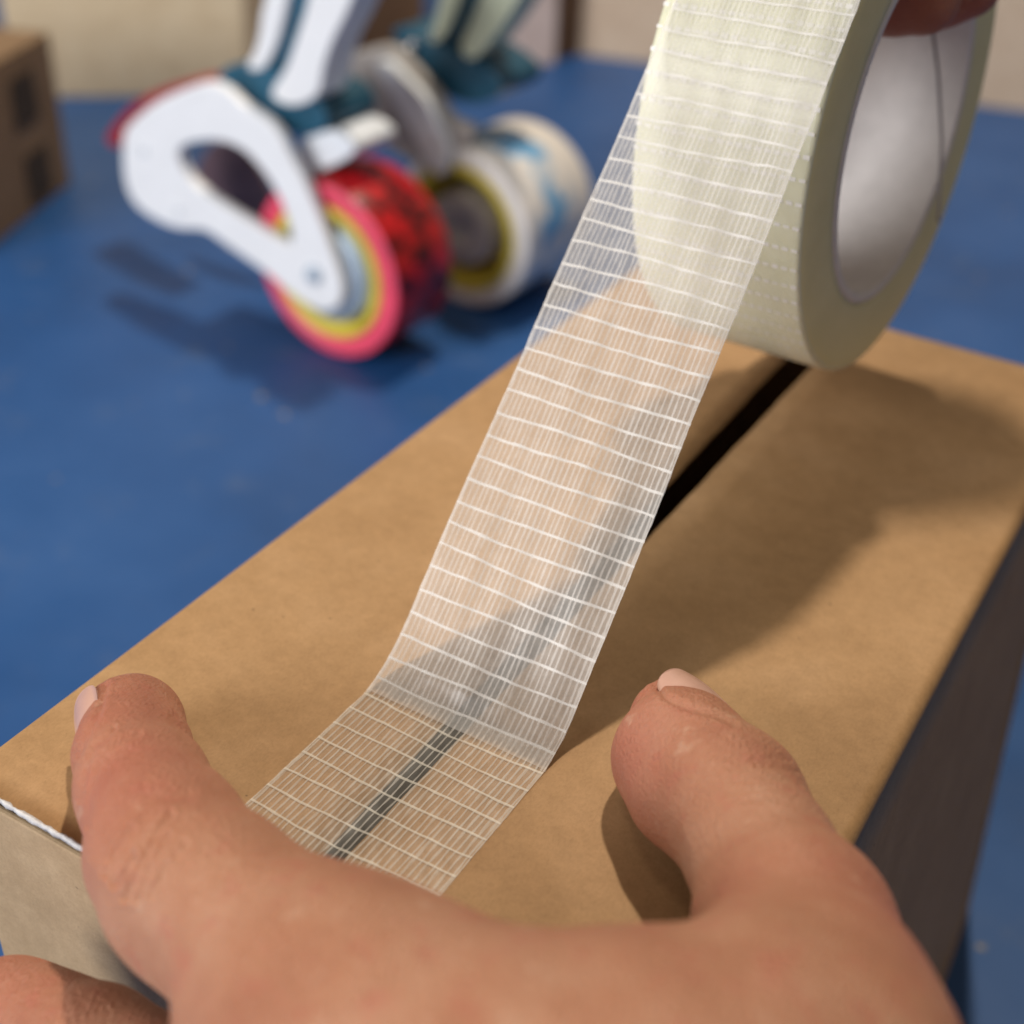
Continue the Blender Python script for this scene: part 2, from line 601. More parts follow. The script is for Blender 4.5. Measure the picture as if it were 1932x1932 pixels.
# the spiral seam on the inside of the core
def on_core(px, py):
    r = ray(px, py)
    o = O_U - CL
    rp_, op_ = r - AX * (r @ AX), o - AX * (o @ AX)
    A_, B_, C_ = rp_ @ rp_, 2 * rp_ @ op_, op_ @ op_ - (RI - .0008) ** 2
    return O_U + r * ((-B_ + math.sqrt(B_ * B_ - 4 * A_ * C_)) / (2 * A_))
vs = []
for k in range(24):
    t = k / 23
    px_, py__ = np.interp(t, [0, .4, .7, 1], [1750, 1770, 1777, 1770]), np.interp(t, [0, .4, .7, 1], [-20, 140, 270, 420])
    vs += [on_core(px_ - 3.2, py__), on_core(px_ + 3.2, py__)]
mesh_obj('seam', world_u(np.array(vs)), grid_faces(24, 2), M['core_seam'], core)

# --- path of the strip: down the front, along the box top, up at an angle, onto the roll
def lifted(dy):
    t = dy / .59
    l = np.array([-.680 + .016 * t * t, .92 + dy + .003 * t, 1.00 * dy + .08 * dy * dy + .013 * t ** 3])
    r = np.array([-.458 + .004 * t * t, .92 + dy, 1.04 * dy + .11 * dy * dy])
    return l, r
ZT = .0016
PITCH, NW = .0266, 33
path = []                                                # (left, right, state) state 0 stuck, 1 free
for z in np.linspace(-.42, -.016, 26):
    path.append((np.array([-.6815, YF - .0065, z]), np.array([-.4600, YF - .0065, z]), 0))
for k in range(1, 6):
    a = math.pi / 2 * k / 6
    path.append((np.array([-.6815, YF - .0065 + .016 * (1 - math.cos(a)), ZT - .016 + .016 * math.sin(a)]),
                 np.array([-.4600, YF - .0065 + .016 * (1 - math.cos(a)), ZT - .016 + .016 * math.sin(a)]), 0))
for y in np.linspace(YF + .012, .884, 60):
    k = (y - YF) / (.9 - YF)
    path.append((np.array([-.6825 + .0025 * k, y, ZT]), np.array([-.4610 + .003 * k, y, ZT]), 0))
for k in range(1, 15):                                   # the bend at the peel line
    t = k / 15
    y0, dy1 = .884, .050
    lL, rL = lifted(dy1)
    pl = (1 - t) ** 2 * np.array([-.680, y0, ZT]) + 2 * t * (1 - t) * np.array([-.680, .918, ZT]) + t * t * lL
    pr = (1 - t) ** 2 * np.array([-.458, y0, ZT]) + 2 * t * (1 - t) * np.array([-.458, .919, ZT]) + t * t * rL
    path.append((pl, pr, 1 if t > .35 else 0))
for dy in np.linspace(.052, .586, 140):
    l, r = lifted(dy)
    path.append((l, r, 1))
TH0 = math.radians(140)
for k in range(1, 60):
    th = TH0 - math.radians(1.6) * k
    path.append((on_roll(th, RO + .0012, 0.0), on_roll(th, RO + .0012, 1.0), 2))
PL = np.array([p[0] for p in path]); PR = np.array([p[1] for p in path])
ST = np.array([p[2] for p in path])
mid = (PL + PR) / 2
SLEN = np.concatenate([[0], np.cumsum(np.linalg.norm(np.diff(mid, axis=0), axis=1))])
tang = np.gradient(mid, SLEN, axis=0)
wid = PR - PL
NRM = np.cross(wid, tang); NRM /= np.linalg.norm(NRM, axis=1)[:, None]
S_PEEL = SLEN[np.argmax(ST == 1)]
S_ROLL = SLEN[np.argmax(ST == 2)]
S_SPLIT = S_PEEL - .022
S_TOP0 = SLEN[26]

def strip_pt(s_, w, off=0.0):
    s_ = np.atleast_1d(s_); w = np.broadcast_to(w, s_.shape)
    l = np.stack([np.interp(s_, SLEN, PL[:, k]) for k in range(3)], -1)
    r = np.stack([np.interp(s_, SLEN, PR[:, k]) for k in range(3)], -1)
    n = np.stack([np.interp(s_, SLEN, NRM[:, k]) for k in range(3)], -1)
    p = l + (r - l) * w[:, None]
    free = np.clip((s_ - S_PEEL) / .02, 0, 1) * np.clip((S_ROLL - s_) / .05, 0, 1)
    # the free film bows a little across its width and ripples softly; stuck film sags into the seam
    bow = .0045 * free * (1 - (2 * w - 1) ** 2) + free * .0012 * np.sin(s_ * 21 + w * 9) + free * .0009 * np.sin(w * 31 + s_ * 8)
    on_top = np.clip((s_ - S_TOP0 - .02) / .02, 0, 1) * np.clip((S_PEEL - .012 - s_) / .02, 0, 1)
    xg = p[:, 0]
    sag = -on_top * .0009 * np.exp(-((xg - (GX0 + GX1) / 2) / .011) ** 2)
    # little tent of trapped air at the peel line
    tent = .0003 * np.exp(-((s_ - S_PEEL + .004) / .010) ** 2) * (.55 + .45 * np.sin(w * 14 + .6)) * np.clip(w * 8, 0, 1) * np.clip((1 - w) * 8, 0, 1)
    tent = tent + .0005 * np.exp(-((s_ - S_PEEL + .012) / .006) ** 2) * np.sin(w * NW * 2 * math.pi) ** 2 * (.5 + .5 * np.sin(w * 5 + 1))
    lump = on_top * .0003 * (1 + np.sin(s_ * 130 + w * 17) * np.sin(w * 40 + s_ * 60))
    return p + n * (bow + sag + tent + lump + off)[:, None]

sn = np.concatenate([np.linspace(0, S_TOP0, 24)[:-1], np.linspace(S_TOP0, S_PEEL + .06, 130)[:-1], np.linspace(S_PEEL + .06, S_ROLL, 90)[:-1], np.linspace(S_ROLL, SLEN[-1], 50)])
wn = np.linspace(0, 1, 61)
SS, WW = np.meshgrid(sn, wn, indexing='ij')
fv = strip_pt(SS.ravel(), WW.ravel())
strip = mesh_obj('tape_strip', world_u(fv), grid_faces(len(sn), len(wn)), M['film_free'], roll, label='milky translucent tape strip with a grid of white threads')
strip.data.materials.append(M['film_stuck'])
for i in range(len(sn) - 1):
    if sn[i] < S_SPLIT:
        for j in range(60):
            strip.data.polygons[i * 60 + j].material_index = 1

def ribbon(cent, half, up):
    """flat ribbon: cent (n,3), half (n,3) half-width vectors"""
    a, b2 = cent - half, cent + half
    vs = np.stack([a, b2], 1).reshape(-1, 3)
    return vs, grid_faces(len(cent), 2)

k = 0
s_ = S_PEEL - math.floor(S_PEEL / PITCH) * PITCH + .004
while s_ < S_ROLL + .35:
    stuck = s_ < S_SPLIT
    w = np.linspace(0.0, 1.0, 45)
    jit = .0012 * np.sin(w * 6 + k * 1.7) + .0011 * np.sin(w * 3.1 + k * .8) - .0015 * (1 - (2 * w - 1) ** 2)
    jit = jit + np.interp(w, np.linspace(0, 1, 16), rng.normal(0, .00035, 16))
    jit = jit - (w - .3) * .022 * np.clip((s_ - S_PEEL) / (S_ROLL - S_PEEL), 0, 1)
    c = strip_pt(s_ + jit, w, -.0006 if stuck else -.0008)
    c2 = strip_pt(s_ + jit + .001, w, -.0006 if stuck else -.0008)
    dirv = (c2 - c); dirv /= np.linalg.norm(dirv, axis=1)[:, None]
    hw = (.0013 if stuck else .00145) * (1 + np.interp(w, np.linspace(0, 1, 24), rng.normal(0, .14, 24)))
    vs, fs = ribbon(c, dirv * hw[:, None], None)
    mesh_obj('cross_thread', world_u(vs), fs, M['weft_stuck'] if stuck else M['weft'], strip)
    s_ += PITCH * (1 + rng.normal(0, .02))
    k += 1
for i in range(-1, NW + 1):
    w0 = min(.9965, max(.0035, (i + .5 + rng.normal(0, .05)) / NW))
    tw_ = rng.uniform(.82, 1.15)
    for stuck in (True, False):
        s0, s1 = (.02, S_SPLIT) if stuck else (S_SPLIT, S_ROLL + .12)
        allv, allf = [], []
        for fil in ((0, 1, 2) if rng.random() < .35 else (1, 2)):
            ss = np.linspace(s0, s1, int((s1 - s0) / PITCH * 4) + 2)
            cell = np.floor(ss / PITCH).astype(int)
            ph = (ss / PITCH) % 1
            lat = np.interp(ss, np.arange(s0 - PITCH, s1 + 2 * PITCH, PITCH), rng.normal(0, .0034 if fil else .0020, len(np.arange(s0 - PITCH, s1 + 2 * PITCH, PITCH))))
            lat = lat * np.sin(ph * math.pi) ** .7
            w = np.clip(w0 + lat + (fil - 1) * .0016, .002, .998)
            c = strip_pt(ss, w, -.0011)
            l2 = strip_pt(ss, np.clip(w + .004, 0, 1.01), -.0011) - c
            l2 /= np.linalg.norm(l2, axis=1)[:, None]
            hw = (.00105 * tw_ if fil == 1 else .00030) * (1 + rng.normal(0, .22, len(ss)))
            vs, fs = ribbon(c, l2 * np.abs(hw)[:, None], None)
            allf += [tuple(q + sum(len(x) for x in allv) for q in f_) for f_ in fs]
            allv.append(vs)
        mesh_obj('long_thread', world_u(np.concatenate(allv)), allf, M['warp_stuck'] if stuck else M['warp'], strip)
# threads showing in the outermost winding of the roll
for q in range(40):
    th = math.radians(138 + q * 4.8)
    vs, fs = [], []
    nd = 19
    for d_ in range(nd):
        a0, a1 = (d_ + .12) / nd, (d_ + .80) / nd
        hh = math.radians(.40) * (1 + rng.normal(0, .15))
        bw = .006 * math.sin(a0 * 3 + q)
        b_ = len(vs)
        vs += [on_roll(th - hh + bw, RO + .0009, a0), on_roll(th - hh + bw, RO + .0009, a1), on_roll(th + hh + bw, RO + .0009, a1), on_roll(th + hh + bw, RO + .0009, a0)]
        fs.append((b_, b_ + 1, b_ + 2, b_ + 3))
    mesh_obj('cross_thread', world_u(np.array(vs)), fs, M['weft'], body)


# ------------------------------------------------------------------ hands (distance-field flesh, one continuous skin each)
def surface_nets(Fd, org, h):
    nx, ny, nz = Fd.shape
    S = Fd < 0
    c = [(0, 0, 0), (1, 0, 0), (0, 1, 0), (1, 1, 0), (0, 0, 1), (1, 0, 1), (0, 1, 1), (1, 1, 1)]
    def sub(A, o):
        return A[o[0]:nx - 1 + o[0], o[1]:ny - 1 + o[1], o[2]:nz - 1 + o[2]]
    cnt = sum(sub(S, o).astype(np.int8) for o in c)
    act = (cnt > 0) & (cnt < 8)
    I = np.argwhere(act)
    idx = np.full(act.shape, -1, np.int64)
    idx[act] = np.arange(len(I))
    vals = np.stack([Fd[I[:, 0] + o[0], I[:, 1] + o[1], I[:, 2] + o[2]] for o in c], 1)
    acc = np.zeros((len(I), 3)); n = np.zeros(len(I))
    for a in range(8):
        for b2 in range(a + 1, 8):
            if sum(abs(c[a][k] - c[b2][k]) for k in range(3)) != 1:
                continue
            va, vb = vals[:, a], vals[:, b2]
            m_ = (va < 0) != (vb < 0)
            t = np.where(m_, va / np.where(m_, va - vb, 1), 0)
            p = np.array(c[a]) + t[:, None] * (np.array(c[b2]) - np.array(c[a]))
            acc += p * m_[:, None]; n += m_
    V = org + (I + acc / n[:, None]) * h
    faces = []
    for axn in range(3):
        o1, o2 = [(1, 2), (2, 0), (0, 1)][axn]
        sl0 = [slice(1, -1)] * 3; sl0[axn] = slice(0, -1)
        sl1 = [slice(1, -1)] * 3; sl1[axn] = slice(1, None)
        a, b2 = S[tuple(sl0)], S[tuple(sl1)]
        E_ = np.argwhere(a != b2)
        inside = a[E_[:, 0], E_[:, 1], E_[:, 2]]
        base = E_ + 1; base[:, axn] -= 1
        q = []
        for d1, d2 in ((0, 0), (1, 0), (1, 1), (0, 1)):
            cc = base.copy(); cc[:, o1] -= 1 - d1; cc[:, o2] -= 1 - d2
            q.append(idx[cc[:, 0], cc[:, 1], cc[:, 2]])
        q = np.stack(q, 1)
        q[~inside] = q[~inside][:, ::-1]
        faces.append(q)
    return V, np.concatenate(faces)

def smin(a, b2, k):
    h_ = np.clip(.5 + .5 * (b2 - a) / k, 0, 1)
    return b2 * (1 - h_) + a * h_ - k * h_ * (1 - h_)

def flesh(chains, k_join, voxel):
    """chains: list of ([(p, r)...], blend) in metres -> verts, quads"""
    P = np.concatenate([[p for p, r in c] for c, _ in chains]); Rr = np.concatenate([[r for p, r in c] for c, _ in chains])
    lo, hi = (P - Rr[:, None]).min(0) - 4 * voxel, (P + Rr[:, None]).max(0) + 4 * voxel
    n = np.ceil((hi - lo) / voxel).astype(int)
    G = np.stack(np.meshgrid(*[lo[i] + voxel * np.arange(n[i]) for i in range(3)], indexing='ij'), -1).astype(np.float32)
    total = None
    for c, kk in chains:
        d = np.full(G.shape[:3], 1.0, np.float32)
        for (a, ra), (b2, rb) in zip(c[:-1], c[1:]):
            a = np.asarray(a, np.float32); b2 = np.asarray(b2, np.float32)
            mn = np.minimum(a - ra, b2 - rb) - .02; mx = np.maximum(a + ra, b2 + rb) + .02
            i0 = np.clip(np.floor((mn - lo) / voxel).astype(int), 0, n - 1); i1 = np.clip(np.ceil((mx - lo) / voxel).astype(int) + 1, 1, n)
            sl = tuple(slice(i0[i], i1[i]) for i in range(3))
            g = G[sl]
            ba = b2 - a
            t = np.clip(((g - a) @ ba) / (ba @ ba), 0, 1)
            ts = t * t * (3 - 2 * t)
            dd = np.linalg.norm(g - a - t[..., None] * ba, axis=-1) - (ra + (rb - ra) * (.5 * t + .5 * ts))
            d[sl] = smin(d[sl], dd.astype(np.float32), .002)
        total = d if total is None else smin(total, d, kk)
    return surface_nets(total, lo, voxel)

def relax(V, Q, it, lam=.5):
    n = len(V)
    e = np.concatenate([Q[:, [0, 1]], Q[:, [1, 2]], Q[:, [2, 3]], Q[:, [3, 0]]])
    e = np.concatenate([e, e[:, ::-1]])
    cnt = np.bincount(e[:, 0], minlength=n)[:, None]
    for i in range(it):
        for l_ in (lam, -lam * 1.03):
            s2 = np.stack([np.bincount(e[:, 0], V[e[:, 1], k], minlength=n) for k in range(3)], 1) / np.maximum(cnt, 1)
            V = V + l_ * (s2 - V)
    return V

def normals(V, Q):
    fn = np.cross(V[Q[:, 2]] - V[Q[:, 0]], V[Q[:, 3]] - V[Q[:, 1]])
    vn = np.zeros_like(V)
    for k in range(4):
        for j in range(3):
            vn[:, j] += np.bincount(Q[:, k], fn[:, j], minlength=len(V))
    return vn / np.maximum(np.linalg.norm(vn, axis=1), 1e-12)[:, None]

def subdivide(V, Q):
    me = bpy.data.meshes.new('tmp'); me.from_pydata(V.tolist(), [], Q.tolist())
    o = bpy.data.objects.new('tmp', me); COL.objects.link(o)
    md = o.modifiers.new('s', 'SUBSURF'); md.levels = 1
    me2 = bpy.data.meshes.new_from_object(o.evaluated_get(bpy.context.evaluated_depsgraph_get()))
    co = np.zeros(len(me2.vertices) * 3); me2.vertices.foreach_get('co', co)
    q = np.zeros(len(me2.loops), np.int64); me2.loops.foreach_get('vertex_index', q)
    bpy.data.objects.remove(o); bpy.data.meshes.remove(me); bpy.data.meshes.remove(me2)
    return co.reshape(-1, 3), q.reshape(-1, 4)

def refine(V, Q, mask):
    """split the faces whose corners are all in mask once more"""
    me = bpy.data.meshes.new('tmp'); me.from_pydata(V.tolist(), [], Q.tolist())
    bm = bmesh.new(); bm.from_mesh(me)
    bm.verts.ensure_lookup_table()
    es = [e for e in bm.edges if mask[e.verts[0].index] and mask[e.verts[1].index]]
    bmesh.ops.subdivide_edges(bm, edges=es, cuts=1, use_grid_fill=True, smooth=.5)
    bm.to_mesh(me); bm.free()
    co = np.zeros(len(me.vertices) * 3); me.vertices.foreach_get('co', co)
    nn = np.zeros(len(me.vertices) * 3); me.vertex_normals.foreach_get('vector', nn)
    fs = [list(p.vertices) for p in me.polygons]
    bpy.data.meshes.remove(me)
    return co.reshape(-1, 3), fs, nn.reshape(-1, 3)

def seg_dist(P, poly):
    d = np.full(len(P), 1e9)
    for a, b2 in zip(poly[:-1], poly[1:]):
        a = np.asarray(a, float); b2 = np.asarray(b2, float); ba = b2 - a
        t = np.clip(((P - a) @ ba) / (ba @ ba), 0, 1)
        d = np.minimum(d, np.linalg.norm(P - a - t[:, None] * ba, axis=1))
    return d

def hand_mesh(V, Q, flush_pts, parent_thing):
    o = mesh_obj('skin', V, [], M['skin'], parent_thing)
    me = o.data
    me.clear_geometry()
    b = BASE[parent_thing.name]
    me.from_pydata((V - b).tolist(), [], Q if isinstance(Q, list) else Q.tolist())
    me.polygons.foreach_set('use_smooth', np.ones(len(me.polygons), bool))
    at = me.attributes.new('flush', 'FLOAT', 'POINT')
    f_ = np.zeros(len(V))
    for p, r, a in flush_pts:
        f_ = np.maximum(f_, a * np.exp(-((np.linalg.norm(V - p, axis=1) / r) ** 2)))
    at.data.foreach_set('value', f_.astype(np.float32))
    me.update()
    return o

def pz(px, py, z, rpx):
    p = at_z(px, py, z)
    return world_u(p), rpx * depth_u(p) / F * U
def py_(px, py, y, rpx):
    p = at_y(px, py, y)
    return world_u(p), rpx * depth_u(p) / F * U

index = [pz(238, 1362, 0.050, 86), pz(246, 1425, 0.062, 104), pz(272, 1490, 0.076, 124), pz(318, 1592, 0.092, 146), pz(404, 1702, 0.110, 172), pz(530, 1806, 0.129, 190), pz(690, 1914, 0.148, 196)]
index_pad = [pz(268, 1368, 0.040, 74), pz(290, 1420, 0.045, 60)]
knuckle = [pz(268, 1640, 0.089, 84), pz(300, 1700, 0.098, 95)]
thumb = [pz(1268, 1366, 0.052, 86), pz(1292, 1424, 0.068, 122), pz(1376, 1516, 0.084, 142), pz(1440, 1625, 0.098, 143), pz(1500, 1760, 0.120, 188), pz(1530, 1900, 0.144, 222), pz(1540, 2060, 0.175, 240)]
thumb_pad = [pz(1242, 1440, .050, 72), pz(1262, 1510, .060, 66)]
palm = [pz(690, 1914, 0.148, 190), pz(855, 2008, 0.157, 222), pz(1020, 2050, 0.163, 252), pz(1220, 2050, 0.172, 270), pz(1420, 2040, 0.175, 262), pz(1540, 2060, 0.175, 240)]
palm2 = [pz(620, 2090, 0.132, 230), pz(950, 2250, 0.163, 320), pz(1300, 2300, 0.175, 330)]
middle = [py_(20, 1924, .455, 118), py_(180, 1978, .45, 116), py_(380, 2085, .45, 118), pz(640, 2120, .13, 190)]
wr0 = pz(1150, 2350, .17, 300)
wrist = [wr0, (wr0[0] + np.array([.010, -.055, .004]), .029), (wr0[0] + np.array([.025, -.15, .010]), .031)]
CH = [(index, .004), (index_pad, .006), (knuckle, .006), (thumb, .008), (thumb_pad, .006), (palm, .014), (palm2, .02), (middle, .010), (wrist, .02)]
V, Q = flesh(CH, .004, .0010)
V = relax(V, Q, 4)
V, Q = subdivide(V, Q)
camp = np.array([0, 0, (1 + HB) * U])
PX = to_px(V)
fine_ = ((camp - V) * normals(V, Q)).sum(1) > -.05
fine_ &= ((PX[:, 0] > 110) & (PX[:, 0] < 440) & (PX[:, 1] > 1250) & (PX[:, 1] < 1760)) | ((PX[:, 0] > 1150) & (PX[:, 0] < 1640) & (PX[:, 1] > 1250) & (PX[:, 1] < 1700))
V, Q, Nn = refine(V, Q, fine_)
PX = to_px(V)
front = np.clip(((camp - V) / np.linalg.norm(camp - V, axis=1)[:, None] * Nn).sum(1) * 4 + .6, 0, 1)
creases = [  # picture polyline, depth mm, half width px
    ([(218, 1668), (236, 1640), (252, 1612)], 0.81, 6.2), ([(234, 1696), (262, 1632), (300, 1562), (322, 1534)], 0.64, 5.6), ([(258, 1698), (285, 1632), (318, 1574)], 0.43, 5.6),
    ([(200, 1650), (220, 1602), (250, 1564)], 0.46, 5.6), ([(190, 1612), (212, 1544), (275, 1502), (352, 1496)], 0.29, 12.5), ([(285, 1690), (310, 1640), (350, 1590)], 0.24, 6.2),
    ([(244, 1700), (272, 1640), (306, 1580)], 0.21, 4.4), ([(210, 1660), (230, 1622), (248, 1596)], 0.25, 4.4), ([(208, 1620), (236, 1570), (280, 1530)], 0.21, 5.0),
    ([(150, 1510), (160, 1450), (176, 1410), (216, 1374)], 0.36, 4.4), ([(164, 1560), (166, 1500), (186, 1440), (222, 1400), (262, 1384)], 0.29, 5.0), ([(172, 1540), (180, 1486), (204, 1436), (240, 1410)], 0.19, 4.4), ([(330, 1356), (352, 1392), (392, 1440)], 0.21, 10.0),
    ([(1380, 1474), (1430, 1462), (1490, 1470), (1510, 1480)], 0.10, 5.0), ([(1400, 1452), (1450, 1442), (1505, 1455), (1510, 1456)], 0.11, 5.0), ([(1372, 1494), (1420, 1486), (1490, 1492)], 0.10, 5.0), ([(1415, 1436), (1460, 1428), (1490, 1434)], 0.10, 5.0), ([(1390, 1510), (1440, 1504), (1500, 1510)], 0.12, 6.2),
    ([(1258, 1556), (1282, 1590), (1290, 1630)], 0.15, 11.2), ([(1420, 1640), (1480, 1655), (1560, 1650)], 0.10, 10.0),
    ([(1236, 1292), (1256, 1316), (1300, 1336), (1350, 1350), (1384, 1368)], 0.39, 6.2), ([(198, 1292), (190, 1334), (172, 1374), (148, 1424)], 0.39, 6.2)]
disp = np.zeros(len(V))
for poly, dmm, wpx in creases:
    d = seg_dist(PX, poly)
    disp -= dmm * .001 * np.exp(-(d / wpx) ** 2)
    disp += dmm * .00030 * np.exp(-((d - 2.1 * wpx) / (wpx * 1.1)) ** 2)
lump = .00012 * (np.sin(V[:, 0] * 310 + 1) * np.sin(V[:, 1] * 270) + np.sin(V[:, 2] * 350 + V[:, 0] * 190))
V = V + Nn * (disp * front + lump)[:, None]
FL_ = [(index[1][0], .014, .55), (index[3][0] + (-.008, 0, .004), .016, .5), (thumb[1][0] + (-.008, -.008, 0), .014, .6), (thumb[0][0], .012, .5), (middle[0][0], .02, .5), (thumb[4][0] + (.02, 0, 0), .016, .45), (pz(1700, 1750, .18, 1)[0], .016, .45)]
lh = thing('hand', 'left hand pressing on the box top, thumb and index finger beside the stuck tape', 'hand', V.min(0) * (0, 0, 1) + V.mean(0) * (1, 1, 0))
hand_mesh(V, Q, FL_, lh)

def nail(tip, back, r, dors, half_deg, length, mat, parent, fwd=.35, lift=1.0, flat=.0):
    """curved nail plate lying on the finger tip; tip/back = centres of the finger axis (metres)"""
    t = (tip - back); t /= np.linalg.norm(t)
    dors = np.asarray(dors, float); dors = dors - t * (dors @ t); dors /= np.linalg.norm(dors)
    l = np.cross(t, dors)
    nu, nv = 17, 15
    top, bot = [], []
    for i in range(nu):
        a = i / (nu - 1)
        for j in range(nv):
            b2 = j / (nv - 1) * 2 - 1
            wq = (1 - .20 * (1 - a) ** 2 - .34 * a ** 7)
            ang = math.radians(half_deg) * b2 * wq
            al = (a - 1 + fwd) * length + (.0012 * (1 - b2 * b2) if a > .5 else -.0014 * (1 - b2 * b2)) * abs(2 * a - 1)
            rr = r * lift - .0020 * max(0, a - .45) ** 2 - .0011 * (1 - a) ** 2
            p = tip + t * al + rr * (math.cos(ang) * dors + math.sin(ang) * l)
            top.append(p); bot.append(p - .0006 * (math.cos(ang) * dors + math.sin(ang) * l))
    n = nu * nv
    g = grid_faces(nu, nv)
    fs = g + [tuple(i + n for i in reversed(q)) for q in g]
    ring = [i * nv for i in range(nu)] + [(nu - 1) * nv + j for j in range(1, nv)] + [i * nv + nv - 1 for i in range(nu - 2, -1, -1)] + [j for j in range(nv - 2, 0, -1)]
    for a, b2 in zip(ring, ring[1:] + ring[:1]):
        fs.append((b2, a, a + n, b2 + n))
    return mesh_obj('fingernail', np.array(top + bot), fs, mat, parent)
view_i = -ray(240, 1370); view_i /= np.linalg.norm(view_i)
up_img = R[:, 1]; right_img = R[:, 0]
nail(index[0][0], index[2][0], index[1][1] * .90, -right_img * 1.0 + up_img * .15 + view_i * .12, 50, .0120, M['nail'], lh, fwd=.34, lift=1.06)
t_tip, t_back = pz(1268, 1350, .056, 88), pz(1386, 1446, .068, 88)
nail(t_tip[0], t_back[0], t_tip[1], right_img * .5 + up_img * .87 + view_i * .48, 60, .0122, M['nail'], lh, fwd=.18, lift=1.0)

# right hand: fingers hooked into the core, thumb over the top of the roll, arm leading away upwards
def rp(th_deg, r, t, rad):
    return world_u(on_roll(math.radians(th_deg), r, t)), rad
def lp(t, yy, zz, rad):
    return world_u(CL + AX * (TW * t) + UV_ * yy + VV_ * zz), rad
f1 = [lp(1.06, .105, .158, .0072), lp(.92, .098, .150, .0082), lp(.70, .085, .140, .0086), lp(.30, .075, .138, .0090), lp(-.05, .070, .140, .0094), lp(-.27, .075, .165, .0098)]
f2 = [lp(.98, -.005, .158, .0074), lp(.80, -.004, .156, .0080), lp(.50, -.004, .154, .0084), lp(.15, -.004, .153, .0088), lp(-.10, -.004, .155, .0094), lp(-.26, .030, .180, .0095)]
f3 = [lp(-.12, .055, -.105, .0070), lp(-.18, .050, -.03, .0078), lp(-.22, .045, .06, .0084), lp(-.28, .045, .165, .0095)]
f4 = [lp(-.12, .165, -.04, .0062), lp(-.18, .160, .03, .0070), lp(-.22, .150, .10, .0076), lp(-.28, .120, .175, .0088)]
tb = [lp(.55, -.02, .388, .0082), lp(.25, -.02, .392, .0094), lp(-.05, -.01, .392, .0105), lp(-.24, .06, .38, .0125)]
pm = [lp(-.26, .13, .20, .0092), lp(-.26, .09, .22, .0100), lp(-.26, .05, .21, .0092)]
pm2 = [lp(-.24, .09, .24, .0115), lp(-.20, .13, .36, .0130), lp(-.14, .19, .55, .0150), lp(-.10, .28, .80, .0160), lp(.05, .80, 1.55, .024)]
V, Q = flesh([(f1, .003), (f2, .003), (f3, .003), (f4, .003), (tb, .006), (pm, .010), (pm2, .014)], .004, .0013)
V = relax(V, Q, 4)
rh = thing('hand', 'hand hooked into the core of the filament tape roll, only a shaded finger showing', 'hand', V.min(0) * (0, 0, 1) + V.mean(0) * (1, 1, 0))
hand_mesh(V, Q, [(f1[1][0], .02, .9), (f2[1][0], .02, .8)], rh)
for ff in (f1, f2):
    nail(ff[0][0], ff[1][0], ff[0][1], np.array([0, .6, 1.0]), 50, .011, M['nail'], rh, fwd=.4, lift=1.04)


# ------------------------------------------------------------------ tape dispensers at the back of the bench
def tab(px, py):
    return at_z(px, py, -HB)
AXD = np.array([.07, .998, 0.0]); AXD /= np.linalg.norm(AXD)
def z1(pts): return [(x * .6, y * .6) for x, y in pts]
def z5(pts): return [(386.4 + x * .4, y * .4) for x, y in pts]

def small_roll(name, label, contact, rad, width, mside, mbody, rc, group=None):
    c = contact + np.array([0, 0, rad + .002])
    t = thing(name, label, 'tape roll', world_u(contact), group)
    pr = [(0, rc), (0, rad - .012), (.003, rad - .004), (.012, rad), (width - .012, rad), (width - .003, rad - .004), (width, rad - .012), (width, rc)]
    vs, fs = lathe([(a * U, b2 * U) for a, b2 in pr], world_u(c), AXD, 96)
    o = mesh_obj('wound_tape', vs, fs, mside, t)
    o.data.materials.append(mbody)
    for p in o.data.polygons:
        if p.index // 96 in (2, 3, 4):
            p.material_index = 1
    uv = o.data.uv_layers.new(name='UVMap')
    xs = np.array([v.co for v in o.data.vertices]) + BASE[t.name] - world_u(c)
    tt = (xs @ AXD) / (width * U)
    for lp in o.data.loops:
        uv.data[lp.index].uv = (float(tt[lp.vertex_index]), 0.0)
    vs, fs = lathe([(a * U, b2 * U) for a, b2 in [(-.006, rc - .030), (-.006, rc - .001), (width + .006, rc - .001), (width + .006, rc - .030)]], world_u(c), AXD, 96)
    mesh_obj('core', vs, fs, M['yellow_core'], t, label='yellow core of the roll')
    return c

RR = .298
c1 = small_roll('tape_roll', 'red tape roll with pink edge and yellow core mounted on the white dispenser', tab(622, 668), RR, .286, M['pink_film'], M['red_film'], .228)
c2 = small_roll('tape_roll', 'wide white tape roll with blue print on the grey dispenser', tab(868, 573), .285, .42, M['white_film'], M['print_film'], .225)

# white dispenser
d1 = thing('tape_dispenser', 'white hand tape dispenser with triangular cutout frame and teal grip', 'tape dispenser', world_u(c1 - (0, 0, RR + .002)))
pn = c1 - AXD * .055
sf = plate('side_frame', [z1([(385, 420), (400, 395), (470, 330), (560, 285), (660, 252), (720, 285), (760, 330), (830, 370), (880, 420), (910, 490), (950, 560), (985, 640), (1010, 700), (1040, 780), (1065, 850), (1080, 910), (1070, 960), (1030, 985), (970, 965), (910, 925), (850, 870), (780, 820), (700, 765), (640, 720), (560, 725), (480, 690), (420, 645), (390, 580), (383, 500)]),
          z1([(552, 478), (590, 448), (690, 440), (765, 470), (820, 530), (870, 605), (900, 680), (925, 775), (870, 752), (800, 706), (720, 658), (640, 606), (580, 548)])], pn, AXD, 0.0, .04, M['white_plastic'], d1, .0016)
vs, fs = lathe([(a * U, b2 * U) for a, b2 in [(-.012, .001), (-.012, .15), (0, .172), (.30, .172), (.30, .001)]], world_u(c1), AXD, 64)
mesh_obj('hub', vs, fs, M['steel'], d1)
